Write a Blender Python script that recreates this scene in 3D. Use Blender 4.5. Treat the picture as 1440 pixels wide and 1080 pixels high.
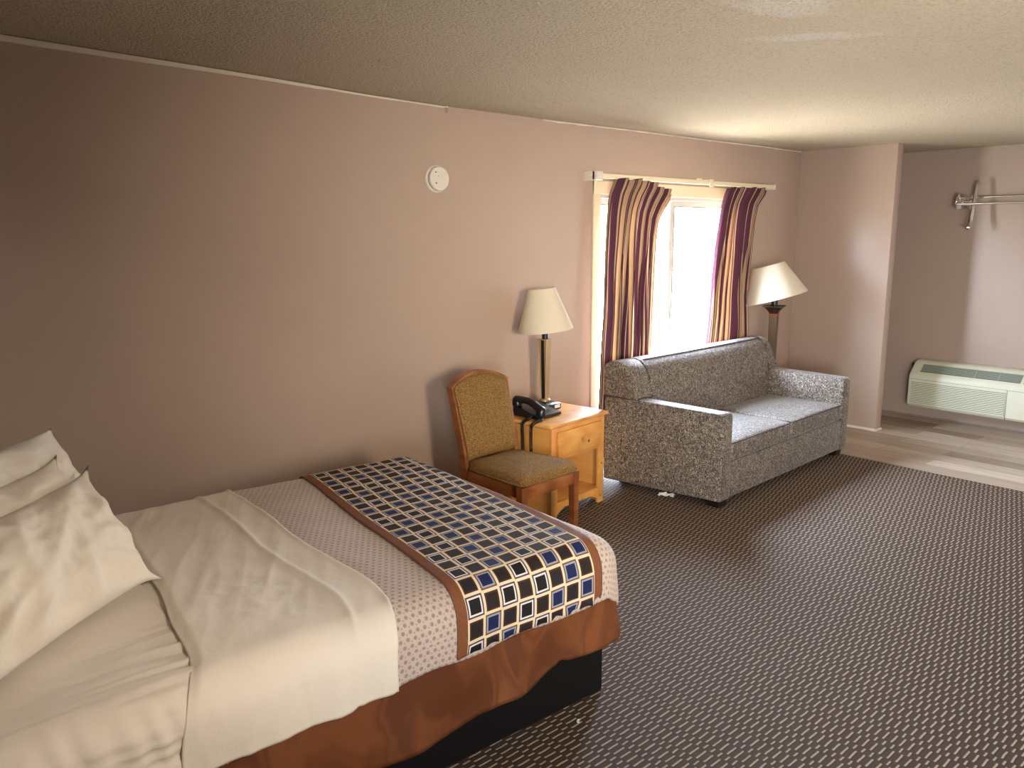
import bpy, bmesh, math, random
from mathutils import Vector, Matrix, noise
random.seed(7)
PI = math.pi
for o in list(bpy.data.objects): bpy.data.objects.remove(o)
scn = bpy.context.scene
C = scn.collection

# ------------------------------------------------------------------ camera
F, VX, HY, ROLL, CAMH = 1126.0, 2010.0, 329.0, -0.004, 1.65
pitch = math.atan((540 - HY) / F)
yaw = math.atan((VX - 720) * math.cos(pitch) / F)
heading = Vector((math.cos(yaw), math.sin(yaw), 0))
fwd = heading * math.cos(pitch) + Vector((0, 0, -math.sin(pitch)))
right = Vector((math.sin(yaw), -math.cos(yaw), 0))
up = right.cross(fwd)
cr, sr = math.cos(ROLL), math.sin(ROLL)
right, up = right * cr + up * sr, -right * sr + up * cr
cam_d = bpy.data.cameras.new('camera')
cam = bpy.data.objects.new('camera', cam_d); C.objects.link(cam)
cam_d.sensor_width = 36; cam_d.lens = F / 1440 * 36; cam_d.clip_start = 0.05
M3 = Matrix((right, up, -fwd)).transposed()
cam.matrix_world = Matrix.Translation((0, 0, CAMH)) @ M3.to_4x4()
scn.camera = cam

# ------------------------------------------------------------------ world, daylight, exposure
vs = scn.view_settings
vs.view_transform = 'Standard'; vs.look = 'None'; vs.gamma = 1; vs.use_curve_mapping = False
vs.exposure = -0.12
SKY, GROUND = 115.0, 38.0
w = bpy.data.worlds.new('daylight'); scn.world = w; w.use_nodes = True
nt = w.node_tree; nt.nodes.clear()
tc = nt.nodes.new('ShaderNodeTexCoord'); sp = nt.nodes.new('ShaderNodeSeparateXYZ')
rp = nt.nodes.new('ShaderNodeValToRGB')
bg = nt.nodes.new('ShaderNodeBackground'); wo = nt.nodes.new('ShaderNodeOutputWorld')
mr = nt.nodes.new('ShaderNodeMapRange'); mr.inputs[1].default_value = -1; mr.inputs[2].default_value = 1
nt.links.new(tc.outputs['Generated'], sp.inputs[0]); nt.links.new(sp.outputs[2], mr.inputs[0])
nt.links.new(mr.outputs[0], rp.inputs[0])
e = rp.color_ramp.elements
g = GROUND / 20
e[0].position = 0.0; e[0].color = (g * .35, g * .33, g * .29, 1)
e[1].position = 1.0; e[1].color = (SKY / 20 * .74, SKY / 20 * .95, SKY / 20 * 1.25, 1)
for p, k in ((.30, (g, g * .96, g * .86)), (.47, (g, g * .96, g * .86)), (.53, (SKY / 20 * .86, SKY / 20 * .97, SKY / 20 * 1.15))):
    q = e.new(p); q.color = (*k, 1)
bg.inputs[1].default_value = 20
nt.links.new(rp.outputs[0], bg.inputs[0]); nt.links.new(bg.outputs[0], wo.inputs[0])

YW = 3.714            # inner face of the window wall
def portal(name, loc, rot, sx, sy):
    d = bpy.data.lights.new(name, 'AREA'); d.shape = 'RECTANGLE'; d.size = sx; d.size_y = sy
    d.cycles.is_portal = True
    o = bpy.data.objects.new(name, d); C.objects.link(o); o.location = loc; o.rotation_euler = rot
    return o
WX0, WX1, WZ0, WZ1 = 4.085, 5.76, 0.04, 1.91      # visible sliding window
YR = -1.3
portal('window_daylight', ((WX0 + WX1) / 2, YW + .06, (WZ0 + WZ1) / 2), (-PI / 2, 0, 0), WX1 - WX0, WZ1 - WZ0)
# unseen windows added for two area lamps: by the air conditioner, right of camera
FX0, FX1, FZ0, FZ1, XF = -0.9, 1.1, 0.85, 2.05, 7.50
RX0, RX1, RZ0, RZ1 = 0.90, 1.60, 1.05, 2.05
def area(name, loc, aim, sx, sy, energy, col, spread=180):
    d = bpy.data.lights.new(name, 'AREA'); d.shape = 'RECTANGLE'; d.size = sx; d.size_y = sy
    d.energy = energy; d.color = col; d.spread = math.radians(spread)
    o = bpy.data.objects.new(name, d); C.objects.link(o); o.location = loc
    o.rotation_euler = (Vector(aim) - Vector(loc)).to_track_quat('-Z', 'Z').to_euler()
E_FAR, E_SIDE = 38.0, 32.0
area('far_fill_light', (XF - .03, (FX0 + FX1) / 2, (FZ0 + FZ1) / 2), (0, (FX0 + FX1) / 2, (FZ0 + FZ1) / 2), FX1 - FX0, FZ1 - FZ0, E_FAR, (.92, .97, 1))  # area lamp on a solid wall, added as cool fill from the far end
area('side_area_light', ((RX0 + RX1) / 2, YR + .10, (RZ0 + RZ1) / 2), (4.1, 3.7, 1.35), .5, .8, E_SIDE, (1, .84, .64), 68)  # warm area lamp placed by shadow direction; the window around it is added
# cool fill added behind the camera to brighten the partition; wall there is solid
E_BACK = 115.0
area('back_fill_light', (-.42, -.55, 1.25), (3.2, .9, .95), .8, 1.7, E_BACK, (.90, .96, 1), 96)
# unseen narrow fill added to brighten sheets and pillows; no fixture
E_BED = 4.4
area('bed_fill_light', (0.9, -0.75, 2.15), (0.7, 2.0, .58), .3, .3, E_BED, (1, .88, .76), 50)

# ------------------------------------------------------------------ helpers
def tag(o, label=None, cat=None, group=None, kind=None):
    if label: o['label'] = label
    if cat: o['category'] = cat
    if group: o['group'] = group
    if kind: o['kind'] = kind
    return o
def obj(name, bm, mat, parent=None, smooth=35, mods=()):
    bmesh.ops.recalc_face_normals(bm, faces=bm.faces)
    me = bpy.data.meshes.new(name); bm.to_mesh(me); bm.free()
    if smooth:
        me.shade_smooth()
        if smooth < 180: me.set_sharp_from_angle(angle=math.radians(smooth))
    me.materials.append(mat)
    o = bpy.data.objects.new(name, me); C.objects.link(o)
    if parent: o.parent = parent
    return o
def thing(name, label, cat, loc=(0, 0, 0), rz=0, group=None):
    o = bpy.data.objects.new(name, None); C.objects.link(o)
    o.empty_display_size = .1
    o.location = loc; o.rotation_euler = (0, 0, rz)
    return tag(o, label, cat, group)
def struct(name, bm, mat, parent=None, smooth=35):
    o = obj(name, bm, mat, parent, smooth)
    if not parent: o['kind'] = 'structure'
    return o
def NB(): return bmesh.new()
def box(bm, x0, x1, y0, y1, z0, z1, bev=0, seg=2, mat=None):
    vs_ = [bm.verts.new((x, y, z)) for x in (x0, x1) for y in (y0, y1) for z in (z0, z1)]
    idx = ((0, 1, 3, 2), (4, 6, 7, 5), (0, 4, 5, 1), (2, 3, 7, 6), (0, 2, 6, 4), (1, 5, 7, 3))
    fs = [bm.faces.new([vs_[i] for i in f]) for f in idx]
    if bev:
        es = list({e for f in fs for e in f.edges})
        r = bmesh.ops.bevel(bm, geom=es, offset=bev, segments=seg, profile=.5, affect='EDGES')
        if mat is not None:
            bmesh.ops.transform(bm, matrix=mat, verts=list({v for f in r['faces'] for v in f.verts}))
    elif mat is not None:
        bmesh.ops.transform(bm, matrix=mat, verts=vs_)
    return fs
def prism(bm, pts, axis, a0, a1, bev=0):
    """extrude a closed 2-D outline along an axis (0=x: pts are (y,z); 1=y: (x,z); 2=z: (x,y))"""
    def P(p, a):
        if axis == 0: return (a, p[0], p[1])
        if axis == 1: return (p[0], a, p[1])
        return (p[0], p[1], a)
    A = [bm.verts.new(P(p, a0)) for p in pts]; B = [bm.verts.new(P(p, a1)) for p in pts]
    n = len(pts)
    fs = [bm.faces.new(A), bm.faces.new(B[::-1])]
    for i in range(n): fs.append(bm.faces.new((A[i], B[i], B[(i + 1) % n], A[(i + 1) % n])))
    if bev:
        es = list({e for f in fs[:2] for e in f.edges})
        bmesh.ops.bevel(bm, geom=es, offset=bev, segments=2, profile=.5, affect='EDGES')
    return fs
def rings(bm, rows, closed=True, cap=True):
    V = [[bm.verts.new(p) for p in r] for r in rows]
    n = len(rows[0])
    for i in range(len(V) - 1):
        for j in range(n if closed else n - 1):
            k = (j + 1) % n
            bm.faces.new((V[i][j], V[i][k], V[i + 1][k], V[i + 1][j]))
    if cap and closed:
        bm.faces.new(V[0][::-1]); bm.faces.new(V[-1])
    return V
def lathe(bm, prof, c=(0, 0, 0), n=32, cap=True, rot=None):
    rows = []
    for r, z in prof:
        row = []
        for i in range(n):
            p = Vector((r * math.cos(2 * PI * i / n), r * math.sin(2 * PI * i / n), z))
            if rot is not None: p = rot @ p
            row.append(p + Vector(c))
        rows.append(row)
    return rings(bm, rows, True, cap)
def sq_loft(bm, prof, c=(0, 0), rz=0, ch=.12):
    """square section with chamfered corners; prof = (half width, z)"""
    rows = []
    for h, z in prof:
        k = h * ch; pts = [(h, -h + k), (h, h - k), (h - k, h), (-h + k, h), (-h, h - k), (-h, -h + k), (-h + k, -h), (h - k, -h)]
        rows.append([(c[0] + math.cos(rz) * x - math.sin(rz) * y, c[1] + math.sin(rz) * x + math.cos(rz) * y, z) for x, y in pts])
    return rings(bm, rows)
def tube(bm, pts, r, n=8, cap=True):
    pts = [Vector(p) for p in pts]; rows = []; ref = None
    for i, p in enumerate(pts):
        d = (pts[min(i + 1, len(pts) - 1)] - pts[max(i - 1, 0)]).normalized()
        if ref is None:
            ref = Vector((0, 0, 1)) if abs(d.z) < .9 else Vector((1, 0, 0))
        a = (ref - d * ref.dot(d)).normalized(); b = d.cross(a); ref = a
        rr = r[i] if isinstance(r, (list, tuple)) else r
        rows.append([p + (a * math.cos(2 * PI * k / n) + b * math.sin(2 * PI * k / n)) * rr for k in range(n)])
    return rings(bm, rows, True, cap)
def lerp(tab, x):
    if x <= tab[0][0]: return tab[0][1]
    for (a, b), (c, d) in zip(tab, tab[1:]):
        if x <= c: return b + (d - b) * (x - a) / (c - a)
    return tab[-1][1]
def sstep(a, b, x):
    t = max(0, min(1, (x - a) / (b - a))); return t * t * (3 - 2 * t)
def surf(bm, nu, nv, fn, uvname='UVMap'):
    """grid surface, fn(i/nu, j/nv) -> (pos, (u, v)); stores uv"""
    uvl = bm.loops.layers.uv.new(uvname)
    V = {}; U = {}
    for i in range(nu + 1):
        for j in range(nv + 1):
            p, uv = fn(i / nu, j / nv); v = bm.verts.new(p); V[i, j] = v; U[v] = uv
    for i in range(nu):
        for j in range(nv):
            f = bm.faces.new((V[i, j], V[i + 1, j], V[i + 1, j + 1], V[i, j + 1]))
            for l in f.loops: l[uvl].uv = U[l.vert]
    return V
def solid(o, t, off=-1):
    m = o.modifiers.new('thick', 'SOLIDIFY'); m.thickness = t; m.offset = off
    return o
def subd(o, n=1):
    m = o.modifiers.new('sub', 'SUBSURF'); m.levels = n; m.render_levels = n
    return o
def N1(x, y, z=0): return noise.noise(Vector((x, y, z)))

# ------------------------------------------------------------------ materials
def srgb(r, g, b):
    def f(c):
        c /= 255; return c / 12.92 if c <= .04045 else ((c + .055) / 1.055) ** 2.4
    return (f(r), f(g), f(b), 1)
class Mat:
    def __init__(s, name, col=(.5, .5, .5, 1), rough=.6, metal=0, spec=.5):
        s.m = bpy.data.materials.new(name); s.m.use_nodes = True
        s.t = s.m.node_tree; s.b = s.t.nodes['Principled BSDF']; s.out = s.t.nodes['Material Output']
        s.b.inputs['Base Color'].default_value = col; s.b.inputs['Roughness'].default_value = rough
        s.b.inputs['Metallic'].default_value = metal; s.b.inputs['Specular IOR Level'].default_value = spec
    def n(s, ty, **k):
        x = s.t.nodes.new(ty)
        for a, b in k.items(): setattr(x, a, b)
        return x
    def l(s, a, b): s.t.links.new(a, b)
    def set(s, sock, v):
        if isinstance(v, (int, float)): sock.default_value = v
        elif isinstance(v, tuple): sock.default_value = v
        else: s.l(v, sock)
    def math(s, op, a, b=None, c=None):
        x = s.n('ShaderNodeMath', operation=op)
        s.set(x.inputs[0], a)
        if b is not None: s.set(x.inputs[1], b)
        if c is not None: s.set(x.inputs[2], c)
        return x.outputs[0]
    def mix(s, f, a, b):
        x = s.n('ShaderNodeMix', data_type='RGBA'); s.set(x.inputs[0], f); s.set(x.inputs[6], a); s.set(x.inputs[7], b)
        return x.outputs[2]
    def coord(s, kind='Object', scale=(1, 1, 1), rot=(0, 0, 0), loc=(0, 0, 0)):
        c = s.n('ShaderNodeTexCoord'); mp = s.n('ShaderNodeMapping')
        mp.inputs[1].default_value = loc; mp.inputs[2].default_value = rot; mp.inputs[3].default_value = scale
        s.l(c.outputs[kind], mp.inputs[0]); return mp.outputs[0]
    def noise(s, v, scale, detail=2, rough=.5, dist=0):
        x = s.n('ShaderNodeTexNoise'); s.l(v, x.inputs['Vector']); x.inputs['Scale'].default_value = scale
        x.inputs['Detail'].default_value = detail; x.inputs['Roughness'].default_value = rough; x.inputs['Distortion'].default_value = dist
        return x.outputs['Fac']
    def ramp(s, f, stops, interp='LINEAR'):
        x = s.n('ShaderNodeValToRGB'); s.l(f, x.inputs[0]); x.color_ramp.interpolation = interp
        el = x.color_ramp.elements
        el[0].position, el[0].color = stops[0]; el[1].position, el[1].color = stops[-1]
        for p, c in stops[1:-1]:
            q = el.new(p); q.color = c
        return x.outputs[0]
    def sepxyz(s, v):
        x = s.n('ShaderNodeSeparateXYZ'); s.l(v, x.inputs[0]); return x.outputs
    def bump(s, h, strength=.3, dist=.01):
        x = s.n('ShaderNodeBump'); x.inputs['Strength'].default_value = strength; x.inputs['Distance'].default_value = dist
        s.l(h, x.inputs['Height']); s.l(x.outputs[0], s.b.inputs['Normal'])
    def col(s, c): s.l(c, s.b.inputs['Base Color'])
    def translucent(s, colsock, f):
        tr = s.n('ShaderNodeBsdfTranslucent'); mx = s.n('ShaderNodeMixShader'); mx.inputs[0].default_value = f
        s.set(tr.inputs[0], colsock); s.l(s.b.outputs[0], mx.inputs[1]); s.l(tr.outputs[0], mx.inputs[2]); s.l(mx.outputs[0], s.out.inputs[0])
def simple(name, col, rough=.6, metal=0, spec=.5, bump=None):
    m = Mat(name, col, rough, metal, spec)
    if bump:
        m.bump(m.noise(m.coord(), bump[0], 3), bump[1], bump[2])
    return m.m

# painted wall: satin mauve beige, faint roller texture
def wall_mat():
    m = Mat('painted_wall', rough=.42, spec=.45)
    v = m.coord()
    n1 = m.noise(v, 1.3, 3); n2 = m.noise(v, 9, 4)
    c = m.mix(n1, srgb(178, 157, 143), srgb(186, 165, 150))
    c = m.mix(m.math('MULTIPLY', n2, .25), c, srgb(164, 143, 129))
    m.col(c)
    r = m.math('MULTIPLY_ADD', n2,   .13, .28); m.l(r, m.b.inputs['Roughness'])
    h = m.math('ADD', m.noise(v, 160, 3), m.math('MULTIPLY', m.noise(v, 5, 2), 3.0))
    m.bump(h, .12, .004)
    return m.m
def ceil_mat():
    m = Mat('popcorn_ceiling', rough=.9, spec=.2)
    v = m.coord()
    n = m.noise(v, 85, 3, .6)
    big = m.noise(v, 1.1, 3)
    c = m.mix(big, srgb(214, 200, 176), srgb(226, 214, 192))
    # repaired, whiter patches near the middle of the room
    s = m.sepxyz(v)
    nb = m.math('MULTIPLY', m.math('SUBTRACT', m.noise(v, 9, 5, .65), .5), 3.2)
    def blob(cx, cy, ang, rl, rw):
        ca, sa = math.cos(ang), math.sin(ang)
        dx = m.math('SUBTRACT', s[0], cx); dy = m.math('SUBTRACT', s[1], cy)
        u_ = m.math('ADD', m.math('MULTIPLY', dx, ca), m.math('MULTIPLY', dy, sa)); w_ = m.math('SUBTRACT', m.math('MULTIPLY', dy, ca), m.math('MULTIPLY', dx, sa))
        d = m.math('ADD', m.math('POWER', m.math('DIVIDE', u_, rl), 2), m.math('POWER', m.math('DIVIDE', w_, rw), 2))
        d = m.math('ADD', d, nb)
        x = m.n('ShaderNodeMapRange'); m.set(x.inputs[0], d); x.inputs[1].default_value = 1.5; x.inputs[2].default_value = .4
        return x.outputs[0]
    f = m.math('MAXIMUM', blob(2.45, 1.45, -.4, .17, .10), blob(2.87, 1.58, -.92, .20, .055))
    f = m.math('MULTIPLY', f, m.math('MULTIPLY_ADD', n, .9, .1))
    c = m.mix(m.math('MULTIPLY', f, .9), c, srgb(240, 238, 232))
    m.col(c)
    pit = m.n('ShaderNodeMapRange'); m.set(pit.inputs[0], n); pit.inputs[1].default_value = .46; pit.inputs[2].default_value = .36
    c = m.mix(m.math('MULTIPLY', pit.outputs[0], .30), c, srgb(150, 130, 104))  # bump pits also darkened in the colour, standing in for relief shading
    m.col(c)
    m.bump(m.math('POWER', n, 1.5), 1.0, .022)
    return m.m
def carpet_mat():
    m = Mat('patterned_carpet', rough=.75, spec=.35)
    v = m.coord('Object'); s = m.sepxyz(v)
    wob = m.math('MULTIPLY', m.math('SUBTRACT', m.noise(v, 30, 2), .5), .012)
    x = m.math('ADD', s[0], wob); y = m.math('ADD', s[1], m.math('MULTIPLY', wob, .35))
    def dash(px, py, ox, oy, ln, wd):
        fx = m.math('PINGPONG', m.math('ADD', x, ox), px / 2)      # 0 at lattice points
        fy = m.math('PINGPONG', m.math('ADD', y, oy), py / 2)
        a = m.n('ShaderNodeMapRange'); m.set(a.inputs[0], fx); a.inputs[1].default_value = ln / 2 + .002; a.inputs[2].default_value = ln / 2 - .002
        b = m.n('ShaderNodeMapRange'); m.set(b.inputs[0], fy); b.inputs[1].default_value = wd / 2 + .0012; b.inputs[2].default_value = wd / 2 - .0012
        return m.math('MULTIPLY', a.outputs[0], b.outputs[0])
    d = m.math('MAXIMUM', dash(.09, .027, 0, 0, .050, .0062), dash(.09, .027, .045, .0135, .026, .0062))
    fib = m.noise(v, 260, 3, .7)
    big = m.noise(v, 2.2, 3)
    base = m.mix(fib, srgb(48, 34, 25), srgb(80, 62, 48))
    base = m.mix(m.math('MULTIPLY', big, .5), base, srgb(76, 60, 48))
    dk = m.math('MAXIMUM', dash(.09, .027, 0, .005, .056, .004), dash(.09, .027, .045, .0185, .030, .004))
    base = m.mix(m.math('MULTIPLY', dk, .75), base, srgb(30, 21, 16))
    pale = m.mix(fib, srgb(156, 135, 116), srgb(198, 177, 156))
    m.col(m.mix(d, base, pale))
    h = m.math('ADD', m.math('MULTIPLY', d, .8), fib)
    m.bump(h, .5, .004)
    return m.m
def vinyl_mat():
    m = Mat('vinyl_plank_floor', rough=.38, spec=.5)
    v = m.coord('Object', rot=(0, 0, PI / 2))
    br = m.n('ShaderNodeTexBrick'); m.l(v, br.inputs['Vector'])
    br.offset = .37; br.inputs['Scale'].default_value = 1
    br.inputs['Brick Width'].default_value = 1.1; br.inputs['Row Height'].default_value = .17
    br.inputs['Mortar Size'].default_value = .0016; br.inputs['Bias'].default_value = 0
    br.inputs['Color1'].default_value = (0, 0, 0, 1); br.inputs['Color2'].default_value = (1, 1, 1, 1); br.inputs['Mortar'].default_value = (.3, .3, .3, 1)
    g = m.noise(m.coord('Object', scale=(26, 2.2, 1)), 1.0, 5, .6, .4)
    tone = m.math('ADD', m.math('MULTIPLY', m.sepxyz(br.outputs['Color'])[0], .55), m.math('MULTIPLY', g, .6))
    c = m.ramp(tone, [(.12, srgb(122, 102, 86)), (.45, srgb(160, 140, 122)), (.7, srgb(188, 170, 152)), (1.0, srgb(214, 200, 184))])
    c = m.mix(m.math('MULTIPLY', br.outputs['Fac'], .6), c, srgb(70, 54, 44))
    m.col(c)
    return m.m
def wood_mat(name, a, b, c_, scale=(3, 3, 26), rough=.38, knots=False):
    m = Mat(name, rough=rough, spec=.5)
    v = m.coord('Object', scale=scale)
    g = m.noise(v, 1.0, 4, .55, .6)
    w_ = m.n('ShaderNodeTexWave', wave_type='BANDS'); m.l(v, w_.inputs['Vector']); w_.inputs['Scale'].default_value = .55
    w_.inputs['Distortion'].default_value = 5; w_.inputs['Detail'].default_value = 2; w_.inputs['Detail Scale'].default_value = .8
    t = m.math('ADD', m.math('MULTIPLY', g, .6), m.math('MULTIPLY', w_.outputs['Fac'], .4))
    col = m.ramp(t, [(.2, a), (.5, b), (.85, c_)])
    m.col(col); return m.m
def weave_mat(name, a, b, sc=220, rough=.85, str_=.4):
    m = Mat(name, rough=rough, spec=.25)
    v = m.coord('Object'); s = m.sepxyz(v)
    vo = m.n('ShaderNodeTexVoronoi'); m.l(m.coord('Object', scale=(1, 1, .8)), vo.inputs['Vector']); vo.inputs['Scale'].default_value = sc; vo.inputs['Randomness'].default_value = .9
    t = m.math('MULTIPLY_ADD', vo.outputs['Distance'], -2.6, 1.0)
    t = m.math('ADD', t, m.math('MULTIPLY', m.math('SUBTRACT', m.noise(v, 120, 3), .5), 1.2))
    c = m.ramp(m.math('MULTIPLY_ADD', t, .5, .5), [(.25, a), (.75, b)])
    c = m.mix(m.math('MULTIPLY', m.noise(v, 5, 3), .35), c, a)
    m.col(c); m.bump(t, str_, .002)
    return m.m
def sofa_mat():
    m = Mat('scribble_upholstery', rough=.62, spec=.55)
    v = m.coord('Object')
    # wobbly little strokes: two thresholded thin bands of noise
    n1 = m.noise(v, 66, 1.5, .5, 1.2); n2 = m.noise(m.coord('Object', loc=(3.1, 1.7, .4), scale=(1, 1, .75)), 70, 1.5, .5, 1.0)
    def line(n, c0, w0):
        d = m.math('ABSOLUTE', m.math('SUBTRACT', n, c0))
        x = m.n('ShaderNodeMapRange'); m.set(x.inputs[0], d); x.inputs[1].default_value = w0 * 1.5; x.inputs[2].default_value = w0 * .6
        return x.outputs[0]
    f = m.math('MAXIMUM', line(n1, .5, .019), line(n2, .5, .017))
    big = m.noise(v, 40, 2)
    dark = m.mix(big, srgb(38, 30, 33), srgb(64, 52, 50))
    lt = m.mix(m.noise(v, 25, 1), srgb(170, 154, 132), srgb(182, 172, 160))
    m.col(m.mix(f, dark, lt))
    m.bump(f, .2, .002)
    m.b.inputs['Sheen Weight'].default_value = .25; m.b.inputs['Sheen Roughness'].default_value = .35
    m.b.inputs['Sheen Tint'].default_value = (.95, .97, 1, 1)
    return m.m
def cotton_mat(name, a, b):
    m = Mat(name, rough=.85, spec=.2)
    v = m.coord('Object')
    m.col(m.mix(m.noise(v, 3.5, 3), a, b))
    h = m.math('ADD', m.math('MULTIPLY', m.noise(v, 420, 2), .12), m.noise(v, 11, 4, .55))
    m.bump(h, .35, .012)
    m.b.inputs['Sheen Weight'].default_value = .15
    return m.m
def comforter_mat():
    m = Mat('dotted_coverlet', rough=.7, spec=.3)
    uv = m.coord('UV'); s = m.sepxyz(uv)
    def dots(px, py, ox, oy, r):
        fx = m.math('PINGPONG', m.math('ADD', s[0], ox), px / 2); fy = m.math('PINGPONG', m.math('ADD', s[1], oy), py / 2)
        d = m.math('SQRT', m.math('ADD', m.math('POWER', fx, 2), m.math('POWER', fy, 2)))
        x = m.n('ShaderNodeMapRange'); m.set(x.inputs[0], d); x.inputs[1].default_value = r * 1.15; x.inputs[2].default_value = r * .75
        return x.outputs[0]
    big = m.math('MAXIMUM', dots(.024, .040, 0, 0, .0062), dots(.024, .040, .012, .020, .0062))
    sm = m.math('MAXIMUM', dots(.024, .040, .012, .006, .0030), dots(.024, .040, 0, .026, .0030))
    f = m.math('MAXIMUM', big, m.math('MULTIPLY', sm, .7))
    f = m.math('MULTIPLY', f, m.math('MULTIPLY_ADD', m.noise(uv, 60, 2), .5, .45))
    base = m.mix(m.noise(m.coord('Object'), 4, 3), srgb(190, 172, 160), srgb(200, 184, 172))
    m.col(m.mix(f, base, srgb(138, 106, 84)))
    m.bump(m.noise(m.coord('Object'), 9, 3), .2, .012)
    m.b.inputs['Sheen Weight'].default_value = .2
    return m.m
RW = .605      # runner width
def runner_mat():
    m = Mat('geometric_runner', rough=.72, spec=.3)
    uv = m.coord('UV'); s = m.sepxyz(uv)       # u across the runner (0..RW), v along it, metres
    bw = .038; cell = (RW - 2 * bw) / 8
    uu = m.math('DIVIDE', m.math('SUBTRACT', s[0], bw), cell); vv = m.math('DIVIDE', s[1], cell * 1.03)
    iu = m.math('FLOOR', uu); iv = m.math('FLOOR', vv)
    fu = m.math('ABSOLUTE', m.math('SUBTRACT', m.math('FRACT', uu), .5)); fv = m.math('ABSOLUTE', m.math('SUBTRACT', m.math('FRACT', vv), .5))
    r = m.math('MAXIMUM', fu, fv)
    par = m.math('FLOORED_MODULO', m.math('ADD', iu, iv), 2.0)
    cmb = m.n('ShaderNodeCombineXYZ'); m.l(iu, cmb.inputs[0]); m.l(iv, cmb.inputs[1])
    wn = m.n('ShaderNodeTexWhiteNoise'); m.l(cmb.outputs[0], wn.inputs['Vector']); rnd = wn.outputs['Value']
    cream = srgb(226, 205, 170); brown = srgb(98, 62, 38); dark = srgb(38, 27, 26); navy = srgb(24, 30, 62); black = srgb(22, 20, 24)
    lilac = srgb(66, 54, 84); white = srgb(224, 216, 208); blue = srgb(150, 156, 178); nblue = srgb(22, 32, 72)
    ctrA = m.mix(rnd, dark, srgb(34, 28, 38))
    A = m.mix(m.math('GREATER_THAN', r, .395), m.mix(m.math('GREATER_THAN', r, .315), ctrA, srgb(70, 46, 32)), cream)
    tB = m.math('GREATER_THAN', rnd, .5)
    frame = m.mix(tB, white, blue); ctr = m.mix(tB, black, nblue); outl = m.mix(tB, lilac, srgb(110, 74, 48))
    B = m.mix(m.math('GREATER_THAN', r, .465), m.mix(m.math('GREATER_THAN', r, .39), m.mix(m.math('GREATER_THAN', r, .31), ctr, frame), outl), cream)
    c = m.mix(par, A, B)
    ctr_d = m.math('ABSOLUTE', m.math('SUBTRACT', s[0], RW / 2))
    edge = m.math('GREATER_THAN', ctr_d, RW / 2 - bw)
    bc = m.mix(m.noise(uv, 90, 2), srgb(104, 62, 38), srgb(138, 86, 54))
    m.col(m.mix(edge, c, bc))
    m.bump(m.noise(m.coord('Object'), 300, 2), .15, .002)
    return m.m
def skirt_mat():
    m = Mat('brown_bed_skirt', rough=.6, spec=.4)
    v = m.coord('Object', scale=(1, 1, .7))
    n = m.noise(v, 4.5, 2, .4, 1.2)
    # broad tonal leaf-like print
    f = m.ramp(n, [(.40, (0, 0, 0, 1)), (.47, (.7, .7, .7, 1)), (.55, (.15, .15, .15, 1)), (.63, (.85, .85, .85, 1))])
    c = m.mix(f, srgb(94, 50, 22), srgb(122, 70, 34))
    m.col(c); return m.m
def curtain_mat():
    m = Mat('striped_curtain', rough=.8, spec=.2)
    uv = m.coord('UV'); s = m.sepxyz(uv)
    f = m.math('FRACT', m.math('MULTIPLY', s[0], 9.0))
    plum = srgb(104, 64, 82); tan = srgb(204, 176, 142); pale = srgb(216, 194, 164); mau = srgb(140, 98, 104)
    c = m.ramp(f, [(0, plum), (.33, tan), (.50, plum), (.60, pale), (.66, plum), (.82, tan), (.92, mau), (.96, pale)], 'CONSTANT')
    m.col(c); m.translucent(c, .28)
    return m.m
def shade_mat():
    m = Mat('linen_lampshade', srgb(240, 232, 214), .85, 0, .2)
    v = m.coord('Object', scale=(1, 1, .12))
    m.bump(m.noise(v, 300, 2), .1, .002)
    m.translucent(srgb(240, 230, 206), .35)
    return m.m
def glass_mat():
    m = Mat('window_glass', rough=0)
    tr = m.n('ShaderNodeBsdfTransparent'); gl = m.n('ShaderNodeBsdfGlossy'); gl.inputs['Roughness'].default_value = .02
    mx = m.n('ShaderNodeMixShader'); mx.inputs[0].default_value = .06
    m.l(tr.outputs[0], mx.inputs[1]); m.l(gl.outputs[0], mx.inputs[2]); m.l(mx.outputs[0], m.out.inputs[0])
    return m.m
WALL = wall_mat(); CEIL = ceil_mat(); CARPET = carpet_mat(); VINYL = vinyl_mat()
PINE = wood_mat('pine_wood', srgb(210, 146, 74), srgb(220, 160, 86), srgb(228, 172, 98))
PINEH = wood_mat('pine_wood_horizontal', srgb(210, 146, 74), srgb(220, 160, 86), srgb(228, 172, 98), scale=(3, 26, 26))
OAK = wood_mat('chair_wood', srgb(120, 68, 34), srgb(152, 92, 50), srgb(176, 112, 66), rough=.33)
KNOT = simple('pine_knot', srgb(120, 66, 30), .5)
TWEED = weave_mat('gold_tweed', srgb(116, 86, 46), srgb(186, 148, 90), 240)
SOFA = sofa_mat()
SOFAPIPE = simple('sofa_piping', srgb(62, 54, 58), .7)
BLKWOOD = simple('black_wood', srgb(22, 18, 17), .4)
SHEET = cotton_mat('white_cotton', srgb(226, 214, 196), srgb(238, 228, 212))
PILLOW = cotton_mat('cream_pillowcase', srgb(230, 218, 196), srgb(240, 230, 212))
PILLOWW = cotton_mat('white_pillowcase', srgb(232, 224, 210), srgb(240, 234, 222))
COMF = comforter_mat(); RUN = runner_mat(); SKIRT = skirt_mat(); CURT = curtain_mat()
BLKCLOTH = simple('black_bed_base', srgb(14, 12, 12), .9, 0, .2)
CREAMTRIM = simple('cream_paint', srgb(236, 226, 196), .45)
WHITETRIM = simple('white_paint', srgb(226, 216, 198), .6, 0, .4, (40, .5, .004))
VINYLFRAME = simple('white_window_frame', srgb(216, 214, 206), .4)
GASKET = simple('grey_gasket', srgb(118, 116, 114), .5)
GLASS = glass_mat(); SHADE = shade_mat()
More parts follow.
